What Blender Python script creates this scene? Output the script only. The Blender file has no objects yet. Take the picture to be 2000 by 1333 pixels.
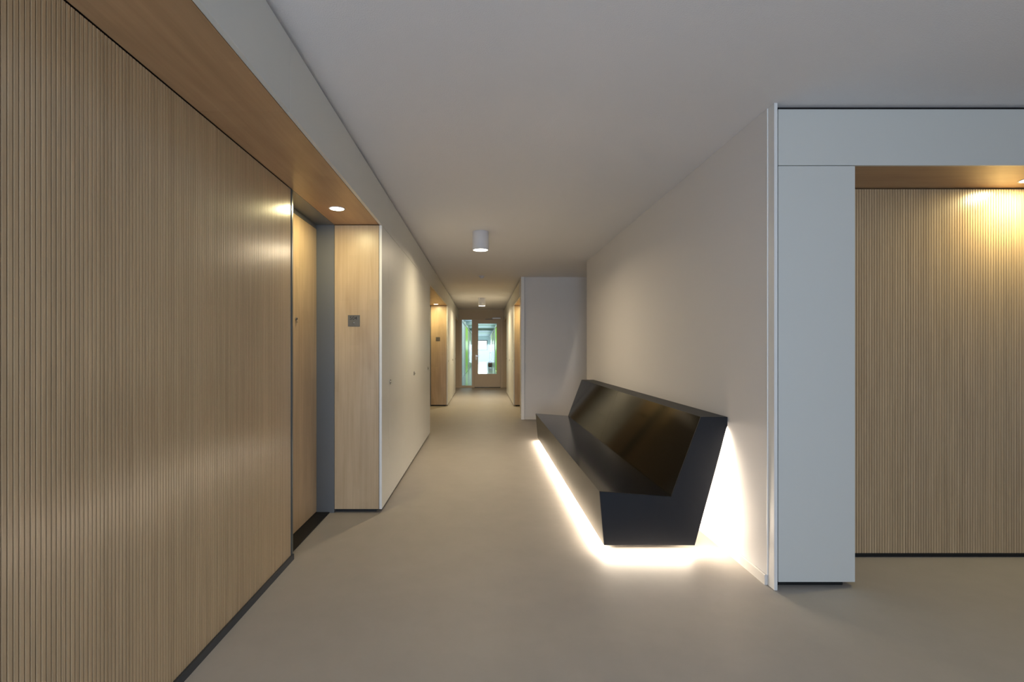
import bpy, bmesh, math, random
from mathutils import Vector
random.seed(7)
S = bpy.context.scene
C = S.collection

# ------------------------------------------------------------------ camera
cam_d = bpy.data.cameras.new('camera'); cam = bpy.data.objects.new('camera', cam_d); C.objects.link(cam)
cam.location = (0, 0, 1.3); cam.rotation_euler = (math.radians(90), 0, 0)
cam_d.sensor_width = 36; cam_d.lens = 990/2000*36
cam_d.shift_x = 0.0285; cam_d.shift_y = 0.00775
cam_d.clip_start = 0.02; cam_d.clip_end = 200
S.camera = cam
# ------------------------------------------------------------------ world, view
w = bpy.data.worlds.new('sky'); S.world = w; w.use_nodes = True
w.node_tree.nodes['Background'].inputs[0].default_value = (0.80, 0.90, 1.0, 1)
w.node_tree.nodes['Background'].inputs[1].default_value = 1.6
S.view_settings.view_transform = 'Standard'; S.view_settings.look = 'None'
S.view_settings.gamma = 1; S.view_settings.use_curve_mapping = False
S.view_settings.exposure = 0.9

def area(name, loc, rot, sx, sy, power, col, shape='RECTANGLE', spread=180):
    d = bpy.data.lights.new(name, 'AREA'); d.shape = shape; d.size = sx; d.size_y = sy
    d.energy = power; d.color = col; d.spread = math.radians(spread)
    o = bpy.data.objects.new(name, d); C.objects.link(o); o.location = loc; o.rotation_euler = rot
    return o
R = math.radians
DAY = (0.66, 0.79, 1.0)
WARM = (1.0, 0.78, 0.50)
DOWN = (1.0, 0.85, 0.44)
# daylight through the window behind the camera
area('daylight_back', (-0.10, -2.82, 0.97), (R(106), 0, 0), 1.9, 1.35, 67, DAY)
# passage end window daylight, then two added overhead fills under the closed ceiling
area('daylight_passage', (-0.21, 54.99, 1.71), (R(-90), 0, 0), 1.25, 0.92, 60, (0.88, 0.95, 1.0))
area('passage_fill_near', (-0.08, 27, 2.85), (0, 0, 0), 1.2, 14, 75, (0.90, 0.96, 1.0))
area('passage_fill_far', (-0.08, 45, 2.85), (0, 0, 0), 1.2, 14, 75, (0.92, 0.96, 1.0))

# ------------------------------------------------------------------ materials
def newmat(name):
    m = bpy.data.materials.new(name); m.use_nodes = True
    nt = m.node_tree; b = nt.nodes['Principled BSDF']
    return m, nt, b
def srgb(r, g, b):
    f = lambda c: (c/255/12.92 if c/255 <= 0.04045 else ((c/255+0.055)/1.055)**2.4)
    return (f(r), f(g), f(b), 1)
def plain(name, col, rough=0.5, metal=0, spec=0.5, bump=0, bscale=300, mottle=0, mscale=3):
    m, nt, b = newmat(name)
    b.inputs['Base Color'].default_value = col; b.inputs['Roughness'].default_value = rough
    b.inputs['Metallic'].default_value = metal; b.inputs['Specular IOR Level'].default_value = spec
    if bump or mottle:
        tc = nt.nodes.new('ShaderNodeTexCoord')
    if mottle:
        n = nt.nodes.new('ShaderNodeTexNoise'); n.inputs['Scale'].default_value = mscale
        n.inputs['Detail'].default_value = 8; n.inputs['Roughness'].default_value = 0.65
        nt.links.new(tc.outputs['Object'], n.inputs['Vector'])
        mx = nt.nodes.new('ShaderNodeMix'); mx.data_type = 'RGBA'
        mx.inputs[6].default_value = tuple(c*(1-mottle) for c in col[:3])+(1,)
        mx.inputs[7].default_value = tuple(min(1, c*(1+mottle)) for c in col[:3])+(1,)
        nt.links.new(n.outputs['Fac'], mx.inputs[0]); nt.links.new(mx.outputs[2], b.inputs['Base Color'])
    if bump:
        n2 = nt.nodes.new('ShaderNodeTexNoise'); n2.inputs['Scale'].default_value = bscale
        n2.inputs['Detail'].default_value = 3
        nt.links.new(tc.outputs['Object'], n2.inputs['Vector'])
        bp = nt.nodes.new('ShaderNodeBump'); bp.inputs['Strength'].default_value = bump
        bp.inputs['Distance'].default_value = 0.002
        nt.links.new(n2.outputs['Fac'], bp.inputs['Height']); nt.links.new(bp.outputs['Normal'], b.inputs['Normal'])
    return m
def wood(name, dark, light, axis='Z', rough=0.35, fine=70, coarse=3.0, rand=0.0, blotch=0.25, plank=0.0):
    """grain running along axis"""
    m, nt, b = newmat(name); L = nt.links.new
    tc = nt.nodes.new('ShaderNodeTexCoord'); geo = nt.nodes.new('ShaderNodeNewGeometry')
    oi = nt.nodes.new('ShaderNodeObjectInfo')
    mp = nt.nodes.new('ShaderNodeMapping')
    s = {'Z': (1, 1, 0.035), 'Y': (1, 0.035, 1), 'X': (0.035, 1, 1)}[axis]
    mp.inputs['Scale'].default_value = s
    add = nt.nodes.new('ShaderNodeVectorMath'); add.operation = 'ADD'
    L(geo.outputs['Position'], mp.inputs['Vector'])
    cmb = nt.nodes.new('ShaderNodeCombineXYZ'); mul = nt.nodes.new('ShaderNodeMath'); mul.operation = 'MULTIPLY'
    mul.inputs[1].default_value = 13.0 if rand else 0.0
    L(oi.outputs['Random'], mul.inputs[0])
    for k in range(3): L(mul.outputs[0], cmb.inputs[k])
    L(mp.outputs['Vector'], add.inputs[0]); L(cmb.outputs[0], add.inputs[1])
    n1 = nt.nodes.new('ShaderNodeTexNoise'); n1.inputs['Scale'].default_value = fine; n1.inputs['Detail'].default_value = 6
    n1.inputs['Roughness'].default_value = 0.6; n1.inputs['Distortion'].default_value = 0.3
    L(add.outputs[0], n1.inputs['Vector'])
    mp2 = nt.nodes.new('ShaderNodeMapping')
    s2 = {'Z': (1, 1, 0.28), 'Y': (1, 0.28, 1), 'X': (0.28, 1, 1)}[axis]
    mp2.inputs['Scale'].default_value = s2
    L(geo.outputs['Position'], mp2.inputs['Vector'])
    n2 = nt.nodes.new('ShaderNodeTexNoise'); n2.inputs['Scale'].default_value = coarse*3; n2.inputs['Detail'].default_value = 5
    n2.inputs['Distortion'].default_value = 0.8
    L(mp2.outputs[0], n2.inputs['Vector'])
    mixf = nt.nodes.new('ShaderNodeMix'); mixf.inputs[0].default_value = blotch
    L(n1.outputs['Fac'], mixf.inputs[2]); L(n2.outputs['Fac'], mixf.inputs[3])
    cr = nt.nodes.new('ShaderNodeValToRGB')
    cr.color_ramp.elements[0].position = 0.36; cr.color_ramp.elements[0].color = dark
    cr.color_ramp.elements[1].position = 0.62; cr.color_ramp.elements[1].color = light
    L(mixf.outputs[0], cr.inputs[0])
    out = cr.outputs[0]
    if plank:
        sp = nt.nodes.new('ShaderNodeSeparateXYZ'); L(geo.outputs['Position'], sp.inputs[0])
        def mth(op, a, b_):
            q = nt.nodes.new('ShaderNodeMath'); q.operation = op
            for k_, v_ in ((0, a), (1, b_)):
                if isinstance(v_, (int, float)): q.inputs[k_].default_value = v_
                elif v_ is not None: L(v_, q.inputs[k_])
            return q.outputs[0]
        if axis == 'Z': u, v = mth('ADD', sp.outputs[0], sp.outputs[1]), sp.outputs[2]
        elif axis == 'Y': u, v = sp.outputs[0], sp.outputs[1]
        else: u, v = sp.outputs[1], sp.outputs[0]
        iu = mth('FLOOR', mth('MULTIPLY', u, 12.5), None)
        wn_ = nt.nodes.new('ShaderNodeTexWhiteNoise'); wn_.noise_dimensions = '1D'; L(iu, wn_.inputs['W'])
        iv = mth('FLOOR', mth('ADD', mth('MULTIPLY', v, 1.4), mth('MULTIPLY', wn_.outputs[0], 7.0)), None)
        w2 = nt.nodes.new('ShaderNodeTexWhiteNoise'); w2.noise_dimensions = '1D'
        L(mth('ADD', mth('MULTIPLY', iv, 17.3), iu), w2.inputs['W'])
        h2 = nt.nodes.new('ShaderNodeHueSaturation')
        m2 = nt.nodes.new('ShaderNodeMapRange'); m2.inputs['To Min'].default_value = 1-plank; m2.inputs['To Max'].default_value = 1+plank
        L(w2.outputs[0], m2.inputs['Value']); L(m2.outputs[0], h2.inputs['Value']); L(out, h2.inputs['Color']); out = h2.outputs[0]
    if rand:
        hs = nt.nodes.new('ShaderNodeHueSaturation')
        mr = nt.nodes.new('ShaderNodeMapRange'); mr.inputs['To Min'].default_value = 1-rand; mr.inputs['To Max'].default_value = 1+rand
        L(oi.outputs['Random'], mr.inputs['Value']); L(mr.outputs[0], hs.inputs['Value'])
        L(out, hs.inputs['Color']); out = hs.outputs[0]
    L(out, b.inputs['Base Color'])
    b.inputs['Roughness'].default_value = rough
    bp = nt.nodes.new('ShaderNodeBump'); bp.inputs['Strength'].default_value = 0.06; bp.inputs['Distance'].default_value = 0.001
    L(n1.outputs['Fac'], bp.inputs['Height']); L(bp.outputs['Normal'], b.inputs['Normal'])
    return m
def emit(name, col, strength):
    m, nt, b = newmat(name)
    b.inputs['Base Color'].default_value = (0.8, 0.8, 0.8, 1)
    b.inputs['Emission Color'].default_value = col; b.inputs['Emission Strength'].default_value = strength
    return m
def glassmat(name, tint=(0.93, 0.98, 0.96, 1)):
    m = bpy.data.materials.new(name); m.use_nodes = True; nt = m.node_tree
    nt.nodes.clear(); o = nt.nodes.new('ShaderNodeOutputMaterial')
    t = nt.nodes.new('ShaderNodeBsdfTransparent'); t.inputs[0].default_value = tint
    g = nt.nodes.new('ShaderNodeBsdfGlossy'); g.inputs['Roughness'].default_value = 0.02
    f = nt.nodes.new('ShaderNodeFresnel'); f.inputs['IOR'].default_value = 1.45
    mx = nt.nodes.new('ShaderNodeMixShader')
    nt.links.new(f.outputs[0], mx.inputs[0]); nt.links.new(t.outputs[0], mx.inputs[1]); nt.links.new(g.outputs[0], mx.inputs[2])
    nt.links.new(mx.outputs[0], o.inputs[0]); return m

M = {}
M['floor'] = plain('linoleum_floor', (0.43, 0.395, 0.352, 1), 0.50, spec=0.3, bump=0.05, bscale=60, mottle=0.10, mscale=5)
M['ceiling'] = plain('stippled_ceiling', (0.80, 0.785, 0.785, 1), 0.9, spec=0.2, bump=0.9, bscale=170)
M['wall'] = plain('painted_wall', (0.74, 0.72, 0.71, 1), 0.8, spec=0.25, bump=0.15, bscale=220)
M['endwall'] = plain('cream_painted_wall', (0.60, 0.50, 0.37, 1), 0.7, spec=0.3)
M['frame'] = plain('cream_painted_joinery', (0.62, 0.51, 0.37, 1), 0.45)
M['white'] = plain('white_laminate', (0.65, 0.65, 0.61, 1), 0.42, spec=0.5)
M['white_edge'] = plain('white_panel_edge', (0.80, 0.79, 0.77, 1), 0.4)
M['base'] = plain('white_baseboard_paint', (0.70, 0.67, 0.63, 1), 0.4)
M['black'] = plain('black_plinth', (0.006, 0.006, 0.006, 1), 0.6)
M['bluegrey'] = plain('blue_grey_plinth', (0.030, 0.036, 0.046, 1), 0.5)
M['jamb'] = plain('grey_painted_steel', (0.14, 0.145, 0.15, 1), 0.38)
M['steel'] = plain('dark_steel_edge', (0.10, 0.12, 0.13, 1), 0.3, metal=0.6)
M['chrome'] = plain('brushed_chrome', (0.55, 0.55, 0.55, 1), 0.25, metal=1)
M['alu'] = plain('satin_aluminium', (0.62, 0.60, 0.60, 1), 0.4, metal=0.5)
M['sign'] = plain('grey_anodised_plate', (0.135, 0.122, 0.102, 1), 0.45, metal=0.3)
M['ink'] = plain('black_lettering', (0.01, 0.01, 0.01, 1), 0.5)
M['slat'] = wood('pale_oak_slat', (0.44, 0.314, 0.184, 1), (0.52, 0.38, 0.228, 1), 'Z', 0.28, 60, 1.2, rand=0.06, blotch=0.1)
for k_, v_ in (('Coat Weight', 0.5), ('Coat Roughness', 0.22)): M['slat'].node_tree.nodes['Principled BSDF'].inputs[k_].default_value = v_
M['slatback'] = plain('dark_slat_backing', (0.030, 0.018, 0.010, 1), 0.6)
M['maple'] = wood('maple_laminate_upright', (0.45, 0.320, 0.190, 1), (0.58, 0.435, 0.275, 1), 'Z', 0.34, 45, 1.6, blotch=0.55, plank=0.045)
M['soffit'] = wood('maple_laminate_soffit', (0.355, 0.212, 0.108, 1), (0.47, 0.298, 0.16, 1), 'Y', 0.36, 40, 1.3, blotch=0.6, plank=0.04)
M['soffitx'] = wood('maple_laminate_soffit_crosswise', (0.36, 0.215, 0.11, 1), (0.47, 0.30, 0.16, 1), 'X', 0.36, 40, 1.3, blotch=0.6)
M['benchtop'] = plain('gloss_black_laminate', (0.007, 0.006, 0.004, 1), 0.08, spec=0.5)
M['benchtop'].node_tree.nodes['Principled BSDF'].inputs['IOR'].default_value = 1.16
M['benchseat'] = plain('satin_black_laminate', (0.013, 0.012, 0.012, 1), 0.12, spec=0.3)
M['benchmatt'] = plain('matt_black_laminate', (0.007, 0.009, 0.014, 1), 0.45, spec=0.33)
M['benchfront'] = plain('matt_charcoal_laminate', (0.028, 0.024, 0.019, 1), 0.38, spec=0.4)
M['lamp'] = emit('lamp_diffuser_glow', (1.0, 0.90, 0.72, 1), 7)
M['led'] = emit('led_strip_glow', (1.0, 0.86, 0.64, 1), 6)
M['lampbody'] = plain('white_lamp_enamel', (0.66, 0.66, 0.70, 1), 0.45)
M['glass'] = glassmat('clear_glass')
M['lime'] = plain('lime_green_panel', (0.52, 0.86, 0.07, 1), 0.35)
M['pale'] = plain('pale_blue_white_paint', (0.72, 0.79, 0.81, 1), 0.5)
M['bluefloor'] = plain('blue_grey_gloss_floor', (0.36, 0.40, 0.41, 1), 0.15)
M['beam'] = plain('blue_grey_beam', (0.42, 0.52, 0.58, 1), 0.6)
M['bag'] = plain('brown_fabric', (0.16, 0.07, 0.05, 1), 0.8)
M['rubber'] = plain('black_rubber', (0.01, 0.01, 0.01, 1), 0.7)

# ------------------------------------------------------------------ helpers
def link(name, me, mat, parent=None, loc=(0, 0, 0)):
    o = bpy.data.objects.new(name, me); C.objects.link(o)
    if mat is not None and not me.materials: me.materials.append(mat)
    o.location = loc
    if parent is not None: o.parent = parent
    return o
def origin(p):
    v = Vector((0, 0, 0))
    while p is not None: v += Vector(p.location); p = p.parent
    return v
def boxbm(bm, x0, x1, y0, y1, z0, z1):
    vs = [bm.verts.new(p) for p in ((x0,y0,z0),(x1,y0,z0),(x1,y1,z0),(x0,y1,z0),(x0,y0,z1),(x1,y0,z1),(x1,y1,z1),(x0,y1,z1))]
    fs = []
    for f in ((0,3,2,1),(4,5,6,7),(0,1,5,4),(1,2,6,5),(2,3,7,6),(3,0,4,7)): fs.append(bm.faces.new([vs[i] for i in f]))
    return vs, fs
def box(name, x0, x1, y0, y1, z0, z1, mat, parent=None, bev=0.0, loc=None):
    """box in room coordinates; its own origin sits at its base centre"""
    x0, x1 = sorted((x0, x1)); y0, y1 = sorted((y0, y1)); z0, z1 = sorted((z0, z1))
    c = Vector(((x0+x1)/2, (y0+y1)/2, z0))
    bm = bmesh.new(); boxbm(bm, x0-c.x, x1-c.x, y0-c.y, y1-c.y, 0, z1-z0)
    if bev:
        bmesh.ops.bevel(bm, geom=list(bm.edges), offset=bev, segments=1, affect='EDGES')
    bm.normal_update()
    me = bpy.data.meshes.new(name); bm.to_mesh(me); bm.free()
    return link(name, me, mat, parent, c-origin(parent))
def cyl(name, loc, r, h, mat, parent=None, axis='Z', seg=40, r2=None, bev=0.0, smooth=True):
    bm = bmesh.new()
    bmesh.ops.create_cone(bm, cap_ends=True, segments=seg, radius1=r, radius2=(r if r2 is None else r2), depth=h)
    if bev:
        es = [e for e in bm.edges if len(e.link_faces) == 2 and abs(e.calc_face_angle(0)) > 0.8]
        bmesh.ops.bevel(bm, geom=es, offset=bev, segments=3, affect='EDGES')
    from mathutils import Matrix
    if axis == 'Y': bmesh.ops.rotate(bm, verts=bm.verts, matrix=Matrix.Rotation(R(90), 3, 'X'))
    if axis == 'X': bmesh.ops.rotate(bm, verts=bm.verts, matrix=Matrix.Rotation(R(90), 3, 'Y'))
    me = bpy.data.meshes.new(name)
    for f in bm.faces: f.smooth = smooth and len(f.verts) == 4
    bm.to_mesh(me); bm.free()
    return link(name, me, mat, parent, Vector(loc)-origin(parent))
def lathe(name, loc, prof, mat, parent=None, axis='Z', seg=48):
    """prof = [(radius, height)...] revolved about the axis"""
    bm = bmesh.new(); rings = []
    for r, h in prof:
        ring = []
        for k in range(seg):
            a = 2*math.pi*k/seg; x, y = r*math.cos(a), r*math.sin(a)
            p = {'Z': (x, y, h), 'X': (h, x, y), '-Y': (x, -h, y)}[axis]
            ring.append(bm.verts.new(p))
        rings.append(ring)
    for a, b in zip(rings, rings[1:]):
        for k in range(seg):
            f = bm.faces.new((a[k], a[(k+1) % seg], b[(k+1) % seg], b[k])); f.smooth = True
    bm.faces.new(rings[-1]); bm.faces.new(rings[0][::-1])
    bmesh.ops.recalc_face_normals(bm, faces=bm.faces)
    me = bpy.data.meshes.new(name); bm.to_mesh(me); bm.free()
    return link(name, me, mat, parent, Vector(loc)-origin(parent))
def prism(name, prof, y0, y1, mat, parent=None, bev=0.0):
    """prof = [(x,z)...] extruded along Y, room coordinates"""
    bm = bmesh.new(); o = origin(parent)
    a = [bm.verts.new((x-o.x, y0-o.y, z-o.z)) for x, z in prof]
    b = [bm.verts.new((x-o.x, y1-o.y, z-o.z)) for x, z in prof]
    bm.faces.new(a); bm.faces.new(b[::-1]); n = len(prof)
    for i in range(n): bm.faces.new((a[i], b[i], b[(i+1) % n], a[(i+1) % n]))
    bmesh.ops.recalc_face_normals(bm, faces=bm.faces)
    if bev: bmesh.ops.bevel(bm, geom=list(bm.edges), offset=bev, segments=1, affect='EDGES')
    me = bpy.data.meshes.new(name); bm.to_mesh(me); bm.free()
    return link(name, me, mat, parent)
def thing(name, loc, label=None, cat=None, group=None, kind=None):
    o = bpy.data.objects.new(name, None); C.objects.link(o); o.location = loc; o.empty_display_size = 0.1
    return tag(o, label, cat, group, kind)
def tag(o, label=None, cat=None, group=None, kind=None):
    if label: o['label'] = label
    if cat: o['category'] = cat
    if group: o['group'] = group
    if kind: o['kind'] = kind
    return o
def struct(name, loc, label=None): return thing(name, loc, label, None, None, 'structure')

H = 2.625          # ceiling height
XF = -0.80         # face of left cabinets and fascia
XR = 0.695         # face of right cabinets in the corridor
XW = 1.562         # right wall plane
ZB = 0.03          # underside of raised panels
ZS = 2.284         # left soffit
ZR = 2.301         # right niche soffit

# ------------------------------------------------------------------ large structure
o = box('floor', -2.6, 6.2, -4.0, 17.05, -0.08, 0.0, M['floor']); tag(o, 'grey beige linoleum floor of the corridor', kind='structure')
o = box('ceiling', -2.6, 6.2, -4.0, 17.05, H, H+0.10, M['ceiling']); tag(o, 'white stippled plaster ceiling', kind='structure')
o = box('wall_left', -2.2, -1.42, -4.0, 17.0, 0, H, M['wall']); tag(o, 'wall behind the cabinets on the left', kind='structure')
o = box('wall_right', XW, XW+0.024, 2.79, 7.62, 0, H, M['wall'], bev=0.002); tag(o, 'white plaster wall behind the black bench', kind='structure')
o = box('wall_recess', XW+0.025, 2.6, 7.50, 7.62, 0, H, M['wall']); tag(o, 'plaster return wall beyond the bench', kind='structure')
o = box('wall_recess_side', 2.6, 2.7, 7.50, 9.40, 0, H, M['wall']); tag(o, 'side of the recess beyond the bench', kind='structure')
o = box('wall_far', 0.770, 2.6, 9.35, 9.60, 0, H, M['wall']); tag(o, 'white wall facing the camera beyond the bench', kind='structure')
o = box('wall_side', 6.0, 6.1, -4.0, 3.6, 0, H, M['wall']); tag(o, 'side wall of the lobby outside the frame', kind='structure')
o = box('wall_niche', 2.04, 6.0, 3.20, 3.35, 0, H, M['wall']); tag(o, 'wall behind the slatted panel on the right', kind='structure')
# back wall with a wide window behind the camera
wb = struct('wall_back', (-0.1, -3.2, 0), 'wall with a wide low window behind the camera')
box('wall_panel', -1.42, -1.10, -3.2, -3.05, 0, H, M['wall'], wb); box('wall_panel', 0.90, 6.0, -3.2, -3.05, 0, H, M['wall'], wb)
box('wall_panel', -1.10, 0.90, -3.2, -3.05, 0, 0.18, M['wall'], wb); box('wall_panel', -1.10, 0.90, -3.2, -3.05, 1.75, H, M['wall'], wb)
wn = struct('window_2', (-0.1, -3.12, 0.18), 'wide low window behind the camera')
for a, b_, c_, d_ in ((-1.10, 0.90, 0.18, 0.24), (-1.10, 0.90, 1.69, 1.75), (-1.10, -1.04, 0.24, 1.69), (0.84, 0.90, 0.24, 1.69), (-0.13, -0.07, 0.24, 1.69)):
    box('window_frame', a, b_, -3.15, -3.10, c_, d_, M['white'], wn)
box('pane', -1.04, -0.13, -3.13, -3.12, 0.24, 1.69, M['glass'], wn); box('pane', -0.07, 0.84, -3.13, -3.12, 0.24, 1.69, M['glass'], wn)

# skirting
o = prism('baseboard_right', [(XW, 0), (XW-0.011, 0), (XW-0.011, 0.054), (XW-0.007, 0.058), (XW, 0.058)], 2.79, 7.62, M['base'])
tag(o, 'low white skirting along the wall behind the bench', kind='structure')
o = box('baseboard_far', 0.772, 2.6, 9.338, 9.35, 0, 0.05, M['base'], bev=0.002); tag(o, 'low white skirting of the far white wall', kind='structure')
# plaster corner bead at the near end of the right wall
o = box('trim_5', XW-0.001, XW+0.006, 2.783, 2.79, 0.058, H-0.004, M['white_edge']); tag(o, 'thin white corner bead at the wall end', kind='structure')
# upright boards at wall ends
o = box('trim_3', XW+0.004, XW+0.022, 2.724, 2.80, 0.001, H-0.001, M['white_edge'], bev=0.001)
tag(o, 'tall narrow white board closing the near end of the bench wall', kind='structure')
o = box('trim_4', XR+0.008, XR+0.070, 9.30, 9.60, 0.001, H-0.001, M['white_edge'], bev=0.001)
tag(o, 'tall white board at the corner where the corridor narrows', kind='structure')
o = box('trim_6', XR+0.0705, XR+0.0745, 9.325, 9.40, 0.001, H-0.001, M['bluegrey']); tag(o, 'dark shadow joint beside the corner board', kind='structure')

# ------------------------------------------------------------------ left bulkhead: fascia boards and timber soffit boards
t = struct('trim_1', (XF, 7, ZS), 'long white fascia over the left cabinets with a maple soffit')
seams = [-3.8, -1.9, 0.0, 2.106, 4.28, 6.45, 8.62, 10.8, 12.95, 15.1, 17.0]
for a, b_ in zip(seams, seams[1:]):
    box('fascia_board', XF-0.020, XF, a+0.0015, b_-0.0015, ZS, H-0.038, M['white'], t, bev=0.0006)
box('dark_cavity_fill', -1.42, XF-0.075, -3.8, 17.0, ZS+0.02, H, M['slatback'], t)
for a, b_ in ((-3.8, -1.9), (-1.9, 0.0), (0.0, 2.106), (2.106, 4.018), (7.69, 9.6), (9.6, 11.50)):
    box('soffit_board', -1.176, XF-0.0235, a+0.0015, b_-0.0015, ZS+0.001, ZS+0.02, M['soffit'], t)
box('soffit_core', -1.30, XF-0.021, -3.8, 17.0, ZS+0.0205, ZS+0.03, M['black'], t)
# right-hand corridor bulkhead
t = struct('trim_2', (XR, 13, ZS), 'white fascia over the right corridor cabinets')
for a, b_ in ((9.602, 11.50), (11.50, 14.30), (14.30, 17.0)):
    box('fascia_board', XR, XR+0.02, a+0.0015, b_-0.0015, ZS, H-0.038, M['white'], t, bev=0.0006)
box('dark_cavity_fill', XR+0.075, 1.30, 9.62, 17.0, ZS+0.02, H, M['slatback'], t)
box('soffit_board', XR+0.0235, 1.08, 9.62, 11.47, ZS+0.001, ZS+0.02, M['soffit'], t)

# ------------------------------------------------------------------ slatted panels
PIT = 0.0161; SW = 0.0130
def slatmesh(name, w_, d_, h_, axis):
    bm = bmesh.new()
    if axis == 'Y': boxbm(bm, -d_, 0, -w_/2, w_/2, 0, h_)       # face towards +X
    else: boxbm(bm, -w_/2, w_/2, 0, d_, 0, h_)                   # face towards -Y
    es = [e for e in bm.edges if abs((e.verts[0].co-e.verts[1].co).z) > 0.5]
    bmesh.ops.bevel(bm, geom=es, offset=0.0005, segments=1, affect='EDGES')
    me = bpy.data.meshes.new(name); bm.to_mesh(me); bm.free(); me.materials.append(M['slat']); return me
X_S = -1.176
t = thing('slatted_panel', (X_S-0.008, 1.8, 0.0), 'long pale oak slatted wall panel filling the left foreground beside the 504 doorway', 'wall panel')
y_end = 3.107; n = 165
box('backing_board', -1.33, X_S-0.008, y_end-n*PIT-0.01, y_end, 0.035, ZS-0.006, M['slatback'], t)
me = slatmesh('slat', SW, 0.008, ZS-0.006-0.036, 'Y')
for i in range(n):
    link('slat', me, None, t, Vector((X_S, y_end-0.002-PIT*(i+0.5), 0.036))-origin(t))
box('plinth', -1.33, -1.166, y_end-n*PIT-0.01, y_end+0.026, 0.0, 0.034, M['bluegrey'], t)
s = box('steel_edge', -1.33, X_S+0.004, y_end+0.001, y_end+0.026, 0.035, ZS-0.001, M['steel'], t, bev=0.002); s['label'] = 'dark steel edge strip'
y_n = y_end-n*PIT-0.01
o = box('wall_lobby_left', -1.42, X_S, -3.8, y_n, 0, ZS, M['slatback']); tag(o, 'timber clad wall outside the frame on the left', kind='structure')

Y_N = 3.156
t = thing('slatted_panel', (3.2, Y_N+0.01, 0.0), 'pale oak slatted wall panel in the niche at the right edge beyond the white cabinet', 'wall panel')
box('backing_board', 2.04, 4.60, Y_N+0.008, 3.19, 0.028, ZR-0.006, M['slatback'], t)
me = slatmesh('slat', SW, 0.008, ZR-0.006-0.028, 'X')
for i in range(158):
    link('slat', me, None, t, Vector((2.052+PIT*(i+0.5), Y_N, 0.028))-origin(t))
box('plinth', 2.04, 4.60, Y_N+0.012, 3.19, 0.0, 0.0275, M['black'], t)

# ------------------------------------------------------------------ doorway 504
DY0, DY1 = 3.134, 4.018
t = struct('door_1', (-1.34, 3.6, 0), 'maple door of room 504 in a grey frame set back behind the slatted panel')
leaf = box('door_leaf', -1.357, -1.317, DY0+0.012, DY1-0.003, 0.012, ZS-0.035, M['maple'], t, bev=0.001)
box('door_header', -1.42, X_S, DY0, DY1, ZS-0.001, ZS+0.0195, M['jamb'], t)
box('jamb', -1.42, X_S-0.001, DY1-0.002, DY1+0.055, 0.0, ZS, M['jamb'], t, bev=0.001)
box('jamb', -1.42, -1.331, DY0-0.025, DY0+0.010, 0.0, ZS, M['jamb'], t)
box('frame_head', -1.42, -1.317, DY0+0.012, DY1-0.003, ZS-0.034, ZS-0.002, M['jamb'], t)
box('threshold', -1.42, -1.213, DY0+0.010, DY1-0.003, 0.0, 0.008, M['black'], t, bev=0.002)
# door viewer
pk = cyl('door_viewer', (-1.314, 3.572, 1.512), 0.013, 0.008, M['chrome'], t, 'X', 24, bev=0.002)
cyl('viewer_lens', (-1.309, 3.572, 1.512), 0.006, 0.004, M['ink'], pk, 'X', 16)
box('viewer_flap', -1.313, -1.307, 3.568, 3.576, 1.484, 1.500, M['chrome'], pk)

# ------------------------------------------------------------------ tall cabinets
def cup_pull(parent, x, y, z, s):
    """round finger pull, s = +1 when the front faces +X"""
    k = lathe('round_pull', (x, y, z), [(0.0245*1, s*0.0), (0.0245, s*0.003), (0.023, s*0.0045), (0.019, s*0.0045), (0.017, s*0.002), (0.0075, s*0.002), (0.0075, s*0.010), (0.006, s*0.0115)], M['chrome'], parent, 'X', 32)
    return k
def cabinet(y0, y1, face, s, label, doors, endpanel=None, group=None, back=0.55, ends=(0, 0)):
    """run of tall doors. s=+1: front looks to +X. doors=[(ya,yb,knob_y or None)]"""
    xin = face-s*0.02
    t = thing('tall_cabinet', ((face-s*0.3), (y0+y1)/2, 0), label, 'cabinet', group)
    xb = face-s*back
    box('carcass', xb, xin-s*0.0025, y0+ends[0], y1-ends[1], ZB+0.001, ZS-0.002, M['white'], t)
    box('plinth', xb+s*0.02, face-s*0.05, y0+0.035, y1-0.01, 0.0, ZB, M['black'], t)
    for a, b_, k in doors:
        d = box('door' if k is not None else 'filler_panel', xin, face, a+0.0014, b_-0.0014, ZB, ZS-0.0035, M['white'], t, bev=0.0006)
        if k is not None: cup_pull(d, face, k, 1.017, s)
    return t
t = cabinet(4.018, 5.895, XF, 1, 'near white tall cabinet on the left with a maple end panel carrying the 504 plate',
        [(4.018, 4.314, None), (4.314, 5.105, 4.376), (5.105, 5.895, 5.858)], ends=(0.020, 0))
e = box('end_panel', X_S+0.001, XF-0.0245, 4.018, 4.036, ZB, ZS-0.003, M['maple'], t, bev=0.0008); e['label'] = 'maple end panel'
e = box('front_edge', XF-0.0165, XF-0.0205+0.0, 4.0165, 4.0179, ZB, ZS-0.0035, M['white_edge'], t)
box('shadow_joint', XF-0.0245, XF-0.0205, 4.026, 4.036, ZB, ZS-0.0035, M['black'], t)
box('front_edge', XF-0.0165, XF, 4.0165, 4.0179, ZB, ZS-0.0035, M['white_edge'], t)
cabinet(5.897, 7.69, XF, 1, 'white tall cabinet on the left that ends at the second doorway',
        [(5.897, 6.655, 5.935), (6.655, 7.42, 7.375), (7.42, 7.69, None)])
t = cabinet(11.50, 13.40, XF, 1, 'white tall cabinet past the second left doorway with a maple end panel',
        [(11.50, 11.65, None), (11.65, 12.53, 11.73), (12.53, 13.40, 13.33)], ends=(0.020, 0))
box('end_panel', X_S+0.001, XF-0.0245, 11.50, 11.518, ZB, ZS-0.003, M['maple'], t)
box('front_edge', XF-0.0165, XF, 11.4985, 11.4999, ZB, ZS-0.0035, M['white_edge'], t)
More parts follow.
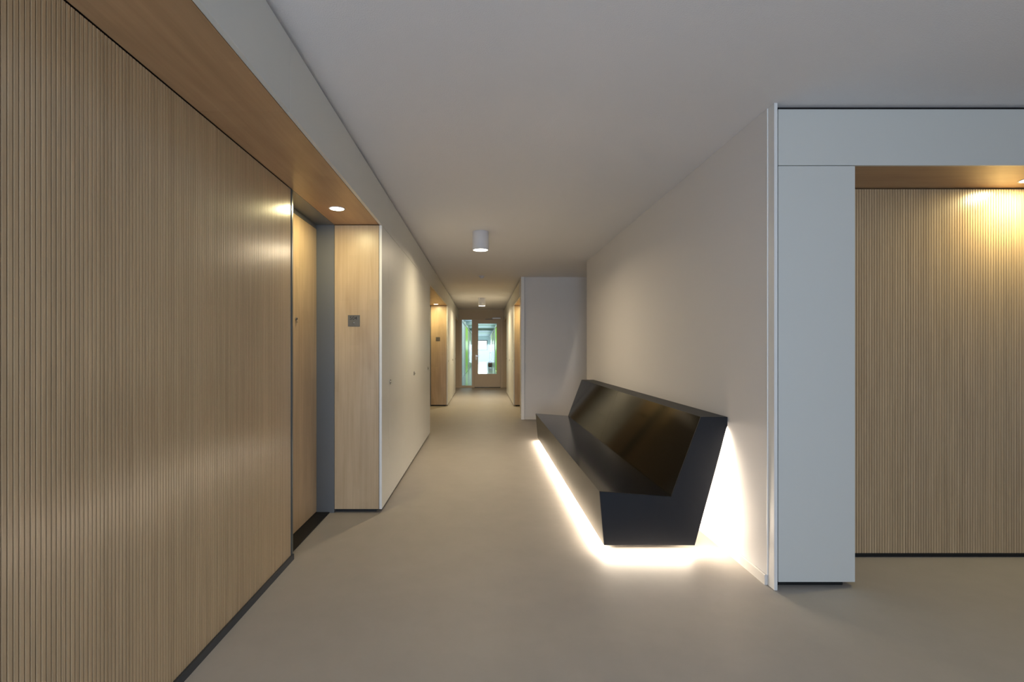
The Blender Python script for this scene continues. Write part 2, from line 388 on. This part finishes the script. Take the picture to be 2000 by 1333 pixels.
cabinet(13.402, 14.90, XF, 1, 'last white tall cabinet on the left before the glazed end door',
        [(13.402, 14.15, 13.47), (14.15, 14.90, 14.82)])
t = cabinet(11.47, 13.20, XR, -1, 'white tall cabinet on the right of the narrow corridor with a maple end panel',
        [(11.47, 11.70, None), (11.70, 12.45, 11.78), (12.45, 13.20, 13.12)], ends=(0.020, 0))
box('end_panel', XR+0.0245, 1.07, 11.47, 11.488, ZB, ZS-0.003, M['maple'], t)
box('front_edge', XR, XR+0.0165, 11.4685, 11.4699, ZB, ZS-0.0035, M['white_edge'], t)
cabinet(13.202, 14.90, XR, -1, 'last white tall cabinet on the right before the glazed end door',
        [(13.202, 14.05, 13.27), (14.05, 14.90, 14.82)])

# second left doorway (mostly hidden): slatted infill and door
t = thing('slatted_panel', (-1.2, 9.2, 0), 'slatted oak panel inside the second doorway niche on the left, hidden by cabinets', 'wall panel')
box('backing_board', -1.33, X_S-0.008, 7.70, 10.60, 0.035, ZS-0.006, M['slatback'], t)
bm = bmesh.new()
for i in range(178): boxbm(bm, -0.008, 0, 7.71+PIT*i-9.2, 7.71+PIT*i+SW-9.2, 0.0, ZS-0.042)
me = bpy.data.meshes.new('slats'); bm.to_mesh(me); bm.free()
o = link('slats', me, M['slat'], t, (0.024, 0, 0.036)); o['kind'] = 'stuff'
box('plinth', -1.33, -1.166, 7.70, 10.60, 0, 0.034, M['bluegrey'], t)
t = struct('door_2', (-1.34, 11.0, 0), 'maple door in the second doorway on the left')
box('door_leaf', -1.357, -1.317, 10.63, 11.497, 0.012, ZS-0.035, M['maple'], t)
box('jamb', -1.42, X_S-0.001, 11.499, 11.55, 0, ZS, M['jamb'], t)
box('door_header', -1.42, X_S, 10.62, 11.498, ZS-0.001, ZS+0.0195, M['jamb'], t)
# right doorway behind the corner board
t = struct('door_3', (1.10, 10.5, 0), 'maple door in the doorway on the right of the narrow corridor')
box('door_leaf', 1.08, 1.12, 10.55, 11.46, 0.012, ZS-0.002, M['maple'], t)
box('side_panel', 1.08, 1.12, 9.62, 10.53, 0.0, ZS-0.002, M['maple'], t)

# ------------------------------------------------------------------ right foreground cabinet, header and niche
t = thing('tall_cabinet', (1.82, 2.97, 0), 'tall white cabinet side at the right foreground between the bench wall and the slatted niche', 'cabinet')
PY = 2.760
box('front_panel', 1.609, 2.027, PY, PY+0.018, ZB, ZR-0.004, M['white'], t, bev=0.0008)
box('carcass', 1.606, 2.024, PY+0.0185, 3.15, ZB+0.001, ZR-0.004, M['white'], t)
box('side_panel', 2.0245, 2.039, PY+0.0185, 3.155, ZB, ZR-0.004, M['maple'], t)
box('plinth', 1.606, 1.98, PY+0.03, 3.10, 0.0, ZB, M['black'], t)
box('shadow_joint', 1.590, 1.606, PY+0.012, 3.10, 0.0, H-0.02, M['bluegrey'], t)
t = struct('trim_7', (3.8, PY, ZR), 'white header board above the slatted niche with a maple soffit')
box('fascia_board', 1.609, 3.86, PY, PY+0.018, ZR, 2.606, M['white'], t, bev=0.0008)
box('fascia_board', 3.862, 5.99, PY, PY+0.018, ZR, 2.606, M['white'], t, bev=0.0008)
box('dark_cavity_fill', 1.609, 5.99, PY+0.0185, 3.19, ZR+0.02, H-0.0005, M['black'], t)  # black solid paints the shade of the open gap above the header
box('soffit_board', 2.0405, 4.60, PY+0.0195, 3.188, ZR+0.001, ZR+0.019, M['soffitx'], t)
t = thing('tall_cabinet', (5.2, 2.97, 0), 'white cabinet closing the far side of the slatted niche, outside the frame', 'cabinet')
box('front_panel', 4.62, 5.99, PY, PY+0.018, ZB, ZR-0.004, M['white'], t)
box('carcass', 4.61, 5.98, PY+0.0185, 3.18, ZB+0.001, ZR-0.004, M['maple'], t)
box('plinth', 4.65, 5.98, PY+0.03, 3.10, 0.0, ZB, M['black'], t)

# ------------------------------------------------------------------ room number plates
def plate(y, x0, label, text=None):
    t = thing('room_sign', (x0+0.0475, y, 1.479), label, 'sign')
    box('plate', x0, x0+0.095, y-0.003, y, 1.479, 1.568, M['sign'], t, bev=0.0008)
    b_ = lathe('bell_button', (x0+0.045, y-0.003, 1.506), [(0.0085, 0.0), (0.0085, 0.002), (0.006, 0.003), (0.0055, 0.0045), (0.004, 0.0055)], M['chrome'], t, '-Y', 24)
    cyl('button_centre', (x0+0.045, y-0.009, 1.506), 0.0028, 0.002, M['ink'], b_, 'Y', 12)
    if text:
        cu = bpy.data.curves.new('number', 'FONT'); cu.body = text; cu.size = 0.0385; cu.extrude = 0.0003; cu.offset = 0.0001
        cu.align_x = 'CENTER'; cu.space_character = 1.05
        tmp = bpy.data.objects.new('tmp', cu); C.objects.link(tmp)
        dg = bpy.context.evaluated_depsgraph_get()
        me = bpy.data.meshes.new_from_object(tmp.evaluated_get(dg)); bpy.data.objects.remove(tmp)
        me.materials.clear()
        o = link('number_text', me, M['ink'], t, Vector((x0+0.044, y-0.0035, 1.531))-origin(t))
        o.rotation_euler = (R(90), 0, 0)
        o['label'] = 'black number 504'
    return t
plate(4.018, -1.069, 'small grey room plate numbered 504 on the near maple end panel', '504')
plate(11.50, -1.065, 'small grey room plate on the maple panel of the second left doorway')

# ------------------------------------------------------------------ bench
BY0, BY1 = 3.223, 7.12
t = thing('bench', (1.15, (BY0+BY1)/2, 0), 'long angular black bench with a sloped back and glowing underside against the right wall', 'bench')
P = dict(sf=(0.742, 0.392), si=(1.198, 0.359), tf=(1.387, 0.867), tb=(1.556, 0.867), te=(1.556, 0.815), bb=(1.348, 0.05), bf=(0.771, 0.05))
prof = [P['bf'], P['sf'], P['si'], P['tf'], P['tb'], P['te'], P['bb']]
th = 0.012
def inset(prof, d):
    n = len(prof); out = []
    for i in range(n):
        p0, p1, p2 = Vector(prof[i-1]), Vector(prof[i]), Vector(prof[(i+1) % n])
        e1 = (p1-p0).normalized(); e2 = (p2-p1).normalized()
        n1 = Vector((e1.y, -e1.x)); n2 = Vector((e2.y, -e2.x))
        b_ = (n1+n2); b_ = b_/(b_.length**2)*2
        out.append(tuple(p1+b_*d))
    return out
core = inset(prof, th)
prism('body', core, BY0+th, BY1-th, M['benchmatt'], t)
for nm, y0, y1 in (('end_panel', BY0, BY0+th), ('end_panel', BY1-th, BY1)):
    prism(nm, prof, y0+0.0002, y1-0.0002, M['benchmatt'], t, bev=0.0008)
mid = 5.20
def skin(nm, i, mat):
    j = (i+1) % len(prof)
    for a, b_ in ((BY0+th+0.0006, mid-0.0008), (mid+0.0008, BY1-th-0.0006)):
        prism(nm, [prof[i], prof[j], core[j], core[i]], a, b_, mat, t)
skin('front_panel', 0, M['benchfront']); skin('seat_panel', 1, M['benchseat']); skin('backrest_panel', 2, M['benchtop'])
skin('top_panel', 3, M['benchmatt']); skin('rear_panel', 5, M['benchmatt']); skin('underside', 6, M['benchmatt'])
box('support', 0.95, 1.20, BY0+0.25, BY1-0.25, 0.0, 0.049, M['black'], t)
# led strips under the perimeter
def led(x0, x1, y0, y1):
    l = box('led_strip', x0, x1, y0, y1, 0.0445, 0.0495, M['led'], t); l['label'] = 'glowing warm led strip'
led(0.785, 0.795, BY0+0.03, BY1-0.03)
led(0.80, 1.32, BY0+0.018, BY0+0.028); led(0.80, 1.32, BY1-0.028, BY1-0.018)
led(1.325, 1.335, BY0+0.03, BY1-0.03)
LC = (1.0, 0.85, 0.67)
ym = (BY0+BY1)/2; ly = BY1-BY0-0.05
area('bench_front_led', (0.785, ym, 0.0425), (0, R(25), 0), 0.012, ly, 14, LC)
area('bench_near_led', (1.06, BY0+0.022, 0.0425), (R(-25), 0, 0), 0.55, 0.012, 3.2, LC)
area('bench_far_led', (1.06, BY1-0.022, 0.0425), (R(25), 0, 0), 0.55, 0.012, 4.5, LC)
area('bench_rear_led', (1.372, ym-0.05, 0.062), (0, R(-146), 0), 0.012, ly-0.60, 30, LC)
# strips running up the sloped rear edge just behind both end panels
from mathutils import Matrix
for nm_, yy, pw in (('bench_near_slope_led', BY0+0.034, 3.2), ('bench_far_slope_led', BY1-0.034, 1.2)):
    l_ = area(nm_, (0, 0, 0), (0, 0, 0), 0.010, 0.74, pw, LC)
    sx_, sz_ = P['te'][0]-P['bb'][0], P['te'][1]-P['bb'][1]; q_ = math.hypot(sx_, sz_); sx_ /= q_; sz_ /= q_
    cx_, cz_ = (P['te'][0]+P['bb'][0])/2+sz_*0.004, (P['te'][1]+P['bb'][1])/2-sx_*0.004
    l_.matrix_world = Matrix(((0, sx_, -sz_, cx_), (-1, 0, 0, yy), (0, sz_, sx_, cz_), (0, 0, 0, 1)))
    prism('led_strip', [(P['bb'][0]+0.001+sx_*0.02, P['bb'][1]+sz_*0.02), (P['te'][0]+0.001-sx_*0.03, P['te'][1]-sz_*0.03), (P['te'][0]+0.0025-sx_*0.03, P['te'][1]-sz_*0.03), (P['bb'][0]+0.0025+sx_*0.02, P['bb'][1]+sz_*0.02)], yy-0.004, yy+0.004, M['led'], t)

# ------------------------------------------------------------------ ceiling lamps
def surface_lamp(y, label, power):
    t = thing('ceiling_lamp', (-0.025, y, H), label, 'ceiling lamp', 'white cylinder ceiling lamps')
    r, z0 = 0.0925, 2.417
    lathe('lamp_housing', (-0.025, y, 0), [(0.0, H-0.0005), (r-0.002, H-0.0005), (r, H-0.004), (r, z0+0.003), (r-0.003, z0), (r-0.010, z0), (r-0.012, z0+0.006), (0.0, z0+0.006)], M['lampbody'], t)
    cyl('diffuser', (-0.025, y, z0+0.003), r-0.0125, 0.005, M['lamp'], t)
    area('lamp_light', (-0.025, y, z0-0.001), (0, 0, 0), 0.155, 0.155, power, (1.0, 0.81, 0.54), 'DISK', 172)
surface_lamp(5.73, 'white cylinder ceiling lamp nearest the camera above the bench area', 12.5)
surface_lamp(13.16, 'white cylinder ceiling lamp farther off in the narrow corridor', 20)
def downlight(x, y, z, label, power, group='recessed niche downlights'):
    t = thing('downlight', (x, y, z), label, 'downlight', group)
    lathe('trim_ring', (x, y, z), [(0.050, 0.0), (0.057, 0.0), (0.057, -0.0025), (0.050, -0.0035), (0.048, -0.0015)], M['lampbody'], t)
    cyl('diffuser', (x, y, z-0.0015), 0.0475, 0.002, M['lamp'], t)
    area('downlight_light', (x, y, z-0.0045), (0, 0, 0), 0.085, 0.085, power, DOWN, 'DISK', 180)
downlight(-1.023, 3.555, ZS+0.001, 'round recessed downlight in the maple soffit before door 504', 3.1)
downlight(-1.03, 11.13, ZS+0.001, 'round recessed downlight in the second left doorway soffit', 5)
downlight(3.245, 3.00, ZR+0.001, 'round recessed downlight over the slatted niche at the right edge', 5.5)
downlight(0.93, 11.10, ZS+0.001, 'round recessed downlight in the right corridor doorway soffit, hidden behind the corner board', 4)
# smoke detector
t = thing('smoke_detector', (-0.02, 9.2, H), 'small white round smoke detector on the ceiling between the two lamps', 'smoke detector')
lathe('base', (-0.02, 9.2, H), [(0.0, 0), (0.055, 0.0), (0.055, -0.010), (0.050, -0.016), (0.0, -0.016)], M['lampbody'], t)
lathe('sensor_head', (-0.02, 9.2, H-0.016), [(0.0, 0), (0.038, 0.0), (0.034, -0.020), (0.022, -0.030), (0.0, -0.030)], M['lampbody'], t)

# ------------------------------------------------------------------ end wall, glazed door and sidelight
YE = 17.0
def ebox(n, x0, x1, z0, z1, mat, p, y0=YE, y1=YE+0.08, bev=0): return box(n, x0, x1, y0, y1, z0, z1, mat, p, bev)
t = struct('wall_end', (0, YE, 0), 'cream end wall around the glazed door')
ebox('wall_panel', -1.42, 1.30, 2.31, H, M['endwall'], t)
ebox('wall_panel', -1.42, -0.775, 0, 2.31, M['endwall'], t); ebox('wall_panel', 0.665, 1.30, 0, 2.31, M['endwall'], t)
o = box('baseboard_end', -1.0, -0.775, YE-0.01, YE, 0, 0.05, M['frame']); tag(o, 'cream skirting left of the end door', kind='structure')
o = box('wall_return', -1.42, -1.05, 14.91, YE, 0, 2.22, M['frame']); tag(o, 'left side of the recess before the end door', kind='structure')
o = box('wall_return_right', 0.95, 1.30, 14.91, YE, 0, 2.22, M['frame']); tag(o, 'right side of the recess before the end door', kind='structure')
for nm, xa, xb in (('trim_8', -1.05, XF-0.02), ('trim_9', XR+0.02, 0.95)):
    o = box(nm, xa, xb, 14.9, YE-0.001, 2.22, ZS+0.019, M['frame']); tag(o, 'cream lintel of the side recess before the end door', kind='structure')
t = struct('window_1', (-0.54, YE, 0), 'narrow glazed sidelight left of the end door')
F_ = M['frame']
ebox('window_frame', -0.775, -0.704, 0, 2.31, F_, t, YE-0.015, YE+0.06, .002); ebox('window_frame', -0.369, -0.28, 0, 2.31, F_, t, YE-0.015, YE+0.06, .002)
ebox('window_frame', -0.704, -0.369, 0, 0.072, F_, t, YE-0.015, YE+0.06, .002); ebox('window_frame', -0.704, -0.369, 2.279, 2.31, F_, t, YE-0.015, YE+0.06, .002)
ebox('pane', -0.704, -0.369, 0.072, 2.279, M['glass'], t, YE+0.02, YE+0.026)
t = struct('door_4', (0.16, YE, 0), 'cream end door with a tall glass panel')
ebox('door_frame', 0.596, 0.665, 0, 2.31, F_, t, YE-0.015, YE+0.06, .002); ebox('door_frame', -0.279, 0.596, 2.287, 2.31, F_, t, YE-0.015, YE+0.06)
a = (YE-0.005, YE+0.04)
ebox('stile', -0.275, -0.155, 0.022, 2.283, F_, t, *a); ebox('stile', 0.464, 0.592, 0.022, 2.283, F_, t, *a)
ebox('rail', -0.155, 0.464, 2.15, 2.283, F_, t, *a); ebox('rail', -0.155, 0.464, 0.022, 0.45, F_, t, *a)
ebox('glazing_bead', -0.155, 0.464, 0.45, 0.468, M['white_edge'], t, YE-0.012, YE+0.01)
ebox('pane', -0.155, 0.464, 0.468, 2.15, M['glass'], t, YE+0.015, YE+0.021)
ebox('threshold', -0.275, 0.592, 0.0, 0.018, M['black'], t, YE, YE+0.04)
ebox('door_stop', -0.30, -0.262, 0.0, 2.31, F_, t, YE+0.041, YE+0.07); ebox('door_stop', 0.580, 0.62, 0.0, 2.31, F_, t, YE+0.041, YE+0.07); ebox('door_stop', -0.262, 0.580, 2.27, 2.31, F_, t, YE+0.041, YE+0.07)
h = ebox('handle_plate', -0.245, -0.205, 0.93, 1.12, M['alu'], t, YE-0.011, YE-0.006, .001)
box('lever', -0.235, -0.115, YE-0.06, YE-0.045, 1.055, 1.075, M['chrome'], h, .003)
box('spindle', -0.235, -0.215, YE-0.05, YE-0.011, 1.055, 1.075, M['chrome'], h)
c = box('door_closer', 0.315, 0.592, YE-0.065, YE-0.016, 2.305, 2.350, M['alu'], t, .003); c['label'] = 'silver door closer box'
box('closer_arm', 0.08, 0.33, YE-0.045, YE-0.030, 2.288, 2.300, M['steel'], c)

# ------------------------------------------------------------------ glazed passage beyond the end door
o = box('floor_passage', -2.5, 2.5, YE+0.05, 56, -0.08, 0.0, M['bluefloor']); tag(o, 'shiny blue grey floor beyond the end door', kind='structure')
o = box('ceiling_passage', -2.5, 2.5, YE+0.05, 56, 2.95, 3.05, M['pale']); tag(o, 'pale ceiling beyond the end door', kind='structure')
XL2, XR2 = -0.93, 0.78
wpl = o = box('wall_passage_left', XL2-0.1, XL2, YE+0.1, 55, 0, 2.95, M['pale']); tag(o, 'pale wall of the passage beyond the end door', kind='structure')
wpr = o = box('wall_passage_right', XR2, XR2+0.1, YE+0.1, 55, 0, 2.95, M['pale']); tag(o, 'pale right wall of the passage beyond the end door', kind='structure')
t = struct('ceiling_beams', (0, 35, 2.8), 'blue grey beams under the passage ceiling')
for y in (20, 24, 28, 32, 36, 40, 45, 50):
    box('beam', XL2, XR2, y, y+0.5, 2.62, 2.95, M['beam'], t)
def lime(x0, x1, ya, yb, label):
    o = box('lime_panel', x0, x1, ya, yb, 0.02, 2.5, M['lime'], wpl if x0 < 0 else wpr, .004); o['label'] = label
lime(XL2, XL2+0.03, 26.3, 30.6, 'lime green full-height panel seen through the sidelight, nearest on the left')
lime(XL2, XL2+0.03, 34.0, 37.5, 'lime green panel seen through the sidelight at its right edge, farther back')
lime(XR2-0.03, XR2, 28.2, 30.5, 'lime green panel at the right edge of the end door glass')
lime(XR2-0.03, XR2, 33.5, 38.0, 'second lime green panel from the right edge of the end door glass')
lime(XR2-0.03, XR2, 42.0, 46.0, 'farthest lime green panel through the end door glass')
for x0, x1, p_ in ((XL2, XL2+0.05, wpl), (XR2-0.05, XR2, wpr)):
    for y in (21.5, 25.8, 31.2, 33.4, 38.6, 41.4, 47.0, 51.0):
        box('post', x0, x1, y, y+0.12, 0.0, 2.62, M['alu'], p_)
    box('rail', x0, x1, YE+0.12, 54.9, 2.52, 2.60, M['alu'], p_)
t = struct('wall_passage_end', (0, 55, 0), 'white wall with a window at the passage end')
box('wall_panel', XL2, XR2, 54.95, 55.1, 0, 1.17, M['pale'], t); box('wall_panel', XL2, XR2, 54.95, 55.1, 2.25, 2.95, M['pale'], t)
box('wall_panel', 0.50, XR2, 54.95, 55.1, 1.17, 2.25, M['pale'], t)
t = struct('window_3', (-0.2, 55, 1.17), 'bright dark-framed window at the passage end')
for x0, x1, z0, z1 in ((XL2, 0.50, 1.17, 1.24), (XL2, 0.50, 2.18, 2.25), (0.43, 0.50, 1.24, 2.18), (XL2, XL2+0.07, 1.24, 2.18)):
    box('window_frame', x0, x1, 54.9, 54.95, z0, z1, M['rubber'], t)
box('pane', XL2+0.07, 0.43, 54.93, 54.94, 1.24, 2.18, M['glass'], t)
# brown trolley bag
bx, by = 0.50, 34.6
t = thing('trolley_bag', (bx, by, 0), 'small brown trolley bag standing on the passage floor behind the door glass', 'bag')
prism('bag_body', [(bx-0.15, 0.10), (bx+0.13, 0.10), (bx+0.15, 0.30), (bx+0.13, 0.47), (bx-0.08, 0.50), (bx-0.14, 0.30)], by-0.09, by+0.09, M['bag'], t, bev=0.02)
for s in (-1, 1):
    cyl('wheel', (bx+0.10*s, by, 0.05), 0.05, 0.03, M['rubber'], t, 'X', 20)
    box('handle_rod', bx+0.07*s+0.03, bx+0.07*s+0.045, by+0.10, by+0.115, 0.08, 1.02, M['rubber'], t)
box('handle_grip', bx-0.04, bx+0.115, by+0.095, by+0.12, 1.02, 1.05, M['rubber'], t)
box('axle', bx-0.11, bx+0.11, by+0.05, by+0.115, 0.045, 0.10, M['rubber'], t)
